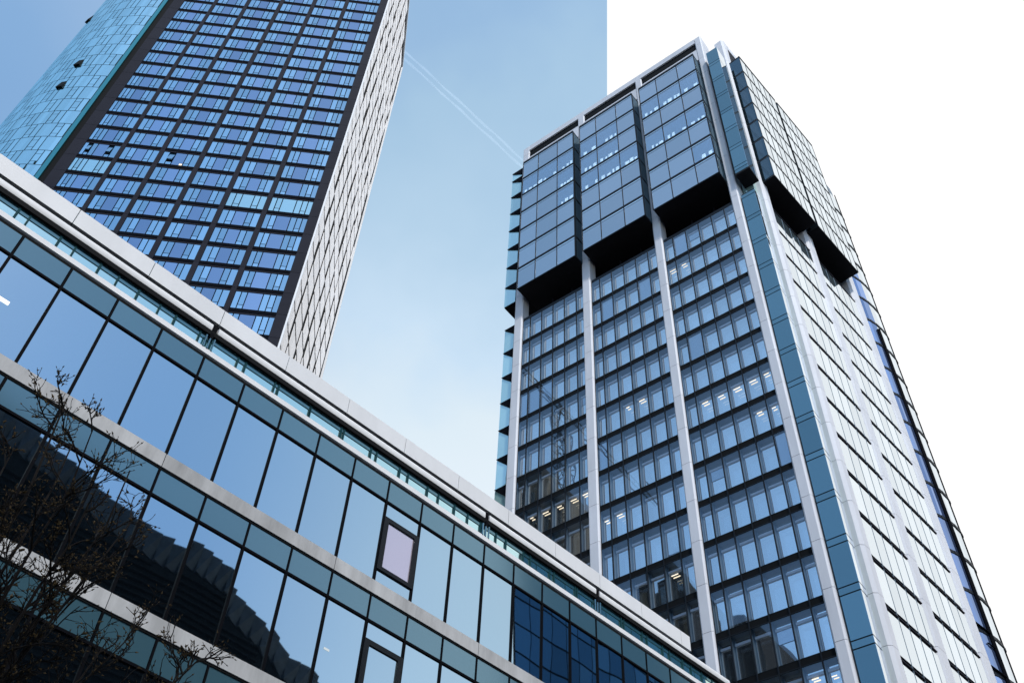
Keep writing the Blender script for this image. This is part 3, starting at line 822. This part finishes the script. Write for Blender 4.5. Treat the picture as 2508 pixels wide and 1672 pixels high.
# ================================================================== ACROSS THE STREET (seen only as reflections)
def across(u, a, z): return dl * u - il * a + Vector((0, 0, EYE + z))
op = thing('louvred_hall', 'dark louvred hall across the street, mirrored in the low block glass', 'building', across(15, 36, -EYE))
b = MB()
out = [(-40, 57.0), (10.6, 56.1), (19.8, 54.1), (26.7, 52.8), (34.2, 52.2), (38.9, 50.5), (41.5, 48.5), (43.9, 48.0), (47, 46), (50, 43)]
for (u0, z0), (u1, z1) in zip(out[:-1], out[1:]):
    b.hexa([across(u0, 30.3, -EYE), across(u1, 30.3, -EYE), across(u1, 50, -EYE), across(u0, 50, -EYE), across(u0, 30.3, z0 - 2.2), across(u1, 30.3, z1 - 2.2), across(u1, 50, z1 - 2.2), across(u0, 50, z0 - 2.2)])
b.build('wall', 'louvre', op)
b = MB()
for (u0, z0), (u1, z1) in zip(out[:-1], out[1:]):
    n = max(1, int((u1 - u0) / 1.0))
    for i in range(n):
        t0, t1 = i / n, (i + 1) / n; jz = rl.uniform(-.12, .16)
        ua, ub = u0 + (u1 - u0) * t0, u0 + (u1 - u0) * t1; za, zb_ = z0 + (z1 - z0) * t0, z0 + (z1 - z0) * t1
        b.hexa([across(ua, 30.0, za - 2.4), across(ub, 30.3, zb_ - 2.4), across(ub, 49, zb_ - 2.4), across(ua, 49, za - 2.4), across(ua, 30.3, za + jz), across(ub, 30.0, zb_ + jz), across(ub, 49, zb_ + jz), across(ua, 49, za + jz)])
b.build('roof_edge', 'foldmetal', op)
b = MB()
for i in range(90):
    z = i * .62 - 1
    zmax = 44 if z > 40 else 50
    u1 = 50
    for q in range(len(out) - 1):
        if out[q + 1][1] - 2.5 < z: u1 = out[q][0]; break
    if u1 > -39: b.hexa([across(-40, 29.95, z), across(u1, 29.95, z), across(u1, 30.28, z), across(-40, 30.28, z), across(-40, 29.95, z + .16), across(u1, 29.95, z + .16), across(u1, 30.28, z + .16), across(-40, 30.28, z + .16)])
b.build('louvre', 'louvre', op)
nv = thing('navy_tower', 'navy glass tower across the street, mirrored at the right end of the low block', 'skyscraper', across(85, 40, -EYE))
b = MB(); b.hexa([across(68.6, 30.2, -EYE), across(104, 30.2, -EYE), across(114, 54, -EYE), across(95, 54, -EYE), across(68.6, 30.2, 84), across(104, 30.2, 84), across(114, 54, 84), across(95, 54, 84)]); b.build('wall', 'dark', nv)
b = MB()
for i in range(24):
    for j in range(14):
        u0 = 68.7 + j * 2.5; z0 = i * 3.5 - 1
        b.face([across(u0 + .06, 30, z0 + .15), across(u0 + 2.44, 30, z0 + .15), across(u0 + 2.44, 30, z0 + 3.4), across(u0 + .06, 30, z0 + 3.4)])
b.build('glass_skin', 'navy', nv)

PA3 = Vector((P3.x, P3.y, 0)); dA_ = Vector((math.sin(AZA), math.cos(AZA), 0)); nA_ = -FA.n
def west(u, a, z): return dA_ * (u + PA3.dot(dA_)) - nA_ * (45 + a) + Vector((0, 0, z + EYE))
def wbox(b, u0, u1, a0, a1, z0, z1, mi=0):
    b.hexa([west(u0, a0, z0), west(u1, a0, z0), west(u1, a1, z0), west(u0, a1, z0), west(u0, a0, z1), west(u1, a0, z1), west(u1, a1, z1), west(u0, a1, z1)], mi)
M['brownstone'] = solid('brown_stone', (.045, .038, .026), .7, .2, .25, .2, .2)
br = thing('brown_tower', 'brown stone tower mirrored in the lower left panes of the office tower', 'skyscraper', west(100, 12, -EYE))
b = MB(); wbox(b, 92, 118, 0, 24, -EYE, 161); wbox(b, 89.2, 92, 4, 20, -EYE, 160); wbox(b, 93, 100, 2, 20, 161, 167); b.build('wall', 'brownstone', br)
for i in range(9):
    b = MB(); wbox(b, 92.6 + i * 2.8, 94.2 + i * 2.8, -.4, 0, 60, 160); b.build('window_strip', 'black', br)
bk = thing('dark_block', 'dark round shouldered block mirrored low in the middle bay of the office tower', 'building', west(64, 10, -EYE))
b = MB(); wbox(b, 57.6, 68.6, 0, 20, -EYE, 117); wbox(b, 58.6, 67.6, .5, 19, 117, 121); wbox(b, 60.2, 66.2, 1, 18, 121, 124); wbox(b, 68.6, 88, 3, 22, -EYE, 112); wbox(b, 46, 57.6, 2, 20, -EYE, 106); b.build('wall', 'louvre', bk)
for i in range(4):
    b = MB(); wbox(b, 58.6 + i * 2.6, 60.0 + i * 2.6, -.4, 0, 60, 116); b.build('window_strip', 'brownstone', bk)
cn_ = thing('tower_crane', 'lattice mast of a construction crane mirrored in the left bay of the office tower', 'crane', west(87.2, 2, -EYE))
b = MB(); c0, c1 = 86.1, 88.5
for u in (c0, c1):
    for a_ in (0, 2.4): b.tube([west(u, a_, -EYE), west(u, a_, 182)], [.22, .22], 4)
z = 60.0; fl_ = 0
while z < 181:
    u0, u1 = (c0, c1) if fl_ else (c1, c0)
    b.tube([west(u0, 0, z), west(u1, 0, z + 2.4)], [.13, .13], 4); b.tube([west(u0, 2.4, z), west(u1, 2.4, z + 2.4)], [.13, .13], 4)
    b.tube([west(c0, 0 if fl_ else 2.4, z), west(c0, 2.4 if fl_ else 0, z + 2.4)], [.13, .13], 4); b.tube([west(c1, 0, z), west(c1, 2.4, z)], [.13, .13], 4)
    z += 2.4; fl_ = 1 - fl_
b.build('mast', 'bark', cn_)
b = MB(); wbox(b, 85.4, 86.0, .2, 2.2, 178, 180.6); b.build('cab', 'dark', cn_)
b = MB()
for z_ in (182, 184): b.tube([west(87.2, -14, z_), west(87.2, 46, z_)], [.16, .16], 4)
for i in range(20): b.tube([west(87.2, -14 + 3 * i, 182 + 2 * (i % 2)), west(87.2, -11 + 3 * i, 184 - 2 * (i % 2))], [.09, .09], 4)
b.build('jib', 'bark', cn_)

# ================================================================== TREE
tr = thing('bare_tree', 'bare twiggy tree with a few withered buds in front of the low glass block', 'tree', dl * 2.6 + il * 11.0)
DT = 11.0
rt = random.Random(11)
crown = MB(); buds = MB(); trunk = MB()
def tp(u, a, z): return dl * u + il * (DT + a) + Vector((0, 0, EYE + z))
def wander(P, d, ln, r0, r1, n, jit, up=.0):
    pts = [P.copy()]; rr = [r0]; d = d.normalized()
    for i in range(n):
        d = (d + Vector((rt.gauss(0, jit), rt.gauss(0, jit), rt.gauss(0, jit) + up))).normalized()
        pts.append(pts[-1] + d * (ln / n)); rr.append(r0 + (r1 - r0) * (i + 1) / n)
    return pts, rr
def bud(P, d, s):
    d = d.normalized(); a = d.orthogonal().normalized(); c = d.cross(a); bb = len(buds.v)
    buds.v += [P - d * s * .3, P + a * s * .32, P + c * s * .32, P - a * s * .32, P - c * s * .32, P + d * s * 1.1]
    for i in range(4):
        j = (i + 1) % 4
        buds.f += [(bb, bb + 1 + j, bb + 1 + i), (bb + 5, bb + 1 + i, bb + 1 + j)]; buds.m += [0, 0]
def twig(P, d, ln, r, lvl):
    pts, rr = wander(P, d, ln, r, max(.0028, r * .45), 5 if lvl < 2 else 4, .16, .03)
    crown.tube(pts, rr, 4 if lvl else 5)
    if lvl >= 2:
        for q in range(rt.choice((0, 0, 1, 1))):
            i = rt.randrange(1, len(pts)); bud(pts[i], pts[i] - pts[i - 1] + Vector((rt.gauss(0, .1), rt.gauss(0, .1), rt.gauss(0, .1))), rt.uniform(.025, .055))
        bud(pts[-1], pts[-1] - pts[-2], rt.uniform(.015, .038))
        return
    n = rt.randint(5, 7) if lvl == 0 else rt.randint(3, 5)
    for q in range(n):
        t = rt.uniform(.2, .98); i = min(len(pts) - 2, int(t * (len(pts) - 1)))
        B = pts[i].lerp(pts[i + 1], rt.random()); dd = (pts[i + 1] - pts[i]).normalized()
        side = Vector((rt.gauss(0, 1), rt.gauss(0, 1), rt.gauss(.25, .7))).normalized()
        twig(B, dd * .9 + side * .75, ln * rt.uniform(.38, .62), r * .55, lvl + 1)
base = tp(2.3, 0, -EYE)
fork = tp(2.6, .1, 1.2)
trunk.tube([base, tp(2.35, 0, -.3), tp(2.45, .05, .5), fork], [.17, .14, .125, .11], 10)
tips = [(2.68, .0, 9.7, .040), (3.05, .5, 9.6, .036), (3.72, -.3, 8.9, .036), (4.15, .2, 8.75, .034), (2.05, .3, 8.8, .034), (1.55, -.4, 8.2, .034), (1.0, .3, 7.7, .034),
        (5.35, -.2, 7.0, .036), (4.55, .4, 7.1, .034), (3.35, -.5, 8.3, .036), (2.45, .6, 9.2, .034), (4.9, .6, 7.6, .030), (.4, -.3, 8.0, .034), (1.8, .2, 8.5, .034), (3.0, -.6, 9.0, .032), (5.0, .0, 6.2, .03), (.9, .5, 8.0, .034), (3.9, .6, 7.6, .03)]
for (u, a, z, r) in tips:
    T = tp(u - .22, a, z - .15); P = fork + Vector((rt.gauss(0, .05), rt.gauss(0, .05), rt.uniform(-.3, .5)))
    n = 9; pts = [P]; rr = [r * 1.5]
    # limbs rise first, then lean out
    for i in range(1, n + 1):
        t = i / n; th = t ** 1.35
        Q = Vector((P.x + (T.x - P.x) * th, P.y + (T.y - P.y) * th, P.z + (T.z - P.z) * t)) + Vector((rt.gauss(0, .05), rt.gauss(0, .05), rt.gauss(0, .05)))
        pts.append(Q); rr.append(r * .85 * (1.5 - 1.2 * t))
    crown.tube(pts, rr, 6)
    for q in range(21):
        t = rt.uniform(.34, .99); i = min(n - 1, int(t * n)); B = pts[i].lerp(pts[i + 1], rt.random()); dd = (pts[i + 1] - pts[i]).normalized()
        side = Vector((rt.gauss(0, 1), rt.gauss(0, 1), rt.gauss(.1, .5))).normalized()
        twig(B, dd + side * .8, rt.uniform(.40, .85) * (1.3 - .6 * t), r * .38, 0 if rt.random() < .55 else 1)
trunk.build('trunk', 'bark', tr, smooth=True)
cro = crown.build('crown', 'bark', tr)
buds.build('bud_cluster', 'bud', cro, kind='stuff')

# ================================================================== CONTRAIL
m, t = newmat('ice_cloud')
o = nd(t, 'ShaderNodeOutputMaterial'); mx = nd(t, 'ShaderNodeMixShader'); tr_ = nd(t, 'ShaderNodeBsdfTransparent'); df = nd(t, 'ShaderNodeBsdfDiffuse'); df.inputs[0].default_value = (.85, .9, .95, 1)
tl = nd(t, 'ShaderNodeBsdfTranslucent'); tl.inputs[0].default_value = (.9, .95, 1, 1); ad = nd(t, 'ShaderNodeAddShader'); t.links.new(df.outputs[0], ad.inputs[0]); t.links.new(tl.outputs[0], ad.inputs[1])
lw = nd(t, 'ShaderNodeLayerWeight', {'Blend': .5}); mr = nd(t, 'ShaderNodeMapRange', {1: 0.0, 2: .9, 3: .045, 4: 0.0}); t.links.new(lw.outputs['Facing'], mr.inputs[0])
g2 = nd(t, 'ShaderNodeNewGeometry'); nz = nd(t, 'ShaderNodeTexNoise', {'Scale': .004, 'Detail': 3.0}); t.links.new(g2.outputs['Position'], nz.inputs['Vector'])
m2 = nd(t, 'ShaderNodeMath', operation='MULTIPLY'); t.links.new(mr.outputs[0], m2.inputs[0]); m3 = nd(t, 'ShaderNodeMapRange', {1: .3, 2: .7, 3: .7, 4: 1.2}); t.links.new(nz.outputs[0], m3.inputs[0]); t.links.new(m3.outputs[0], m2.inputs[1])
t.links.new(m2.outputs[0], mx.inputs[0]); t.links.new(tr_.outputs[0], mx.inputs[1]); t.links.new(ad.outputs[0], mx.inputs[2]); t.links.new(mx.outputs[0], o.inputs[0])
M['ice'] = m
ALT = 9000.0
def alt(px, py): v = ray(px, py); return v * (ALT / v.z) + Vector((0, 0, EYE))
ct = None
A0, A1 = alt(940, 88), alt(1420, 530)
ax = (A1 - A0).normalized(); sd_ = ax.cross(Vector((0, 0, 1))).normalized()
A0 = A0 - ax * 2500
ct = thing('contrail', 'faint double white contrail slanting across the blue sky between the towers', 'contrail', A0.lerp(A1, .5))
for s_ in (-30, 30):
    b = MB(); n = 40
    pts = [A0.lerp(A1, i / n) + sd_ * (s_ + 4 * math.sin(i * 1.7)) for i in range(n + 1)]
    b.tube(pts, [12 + 3 * math.sin(i * 2.3 + s_) for i in range(n + 1)], 16)
    b.build('vapour_trail', 'ice', ct, smooth=True)
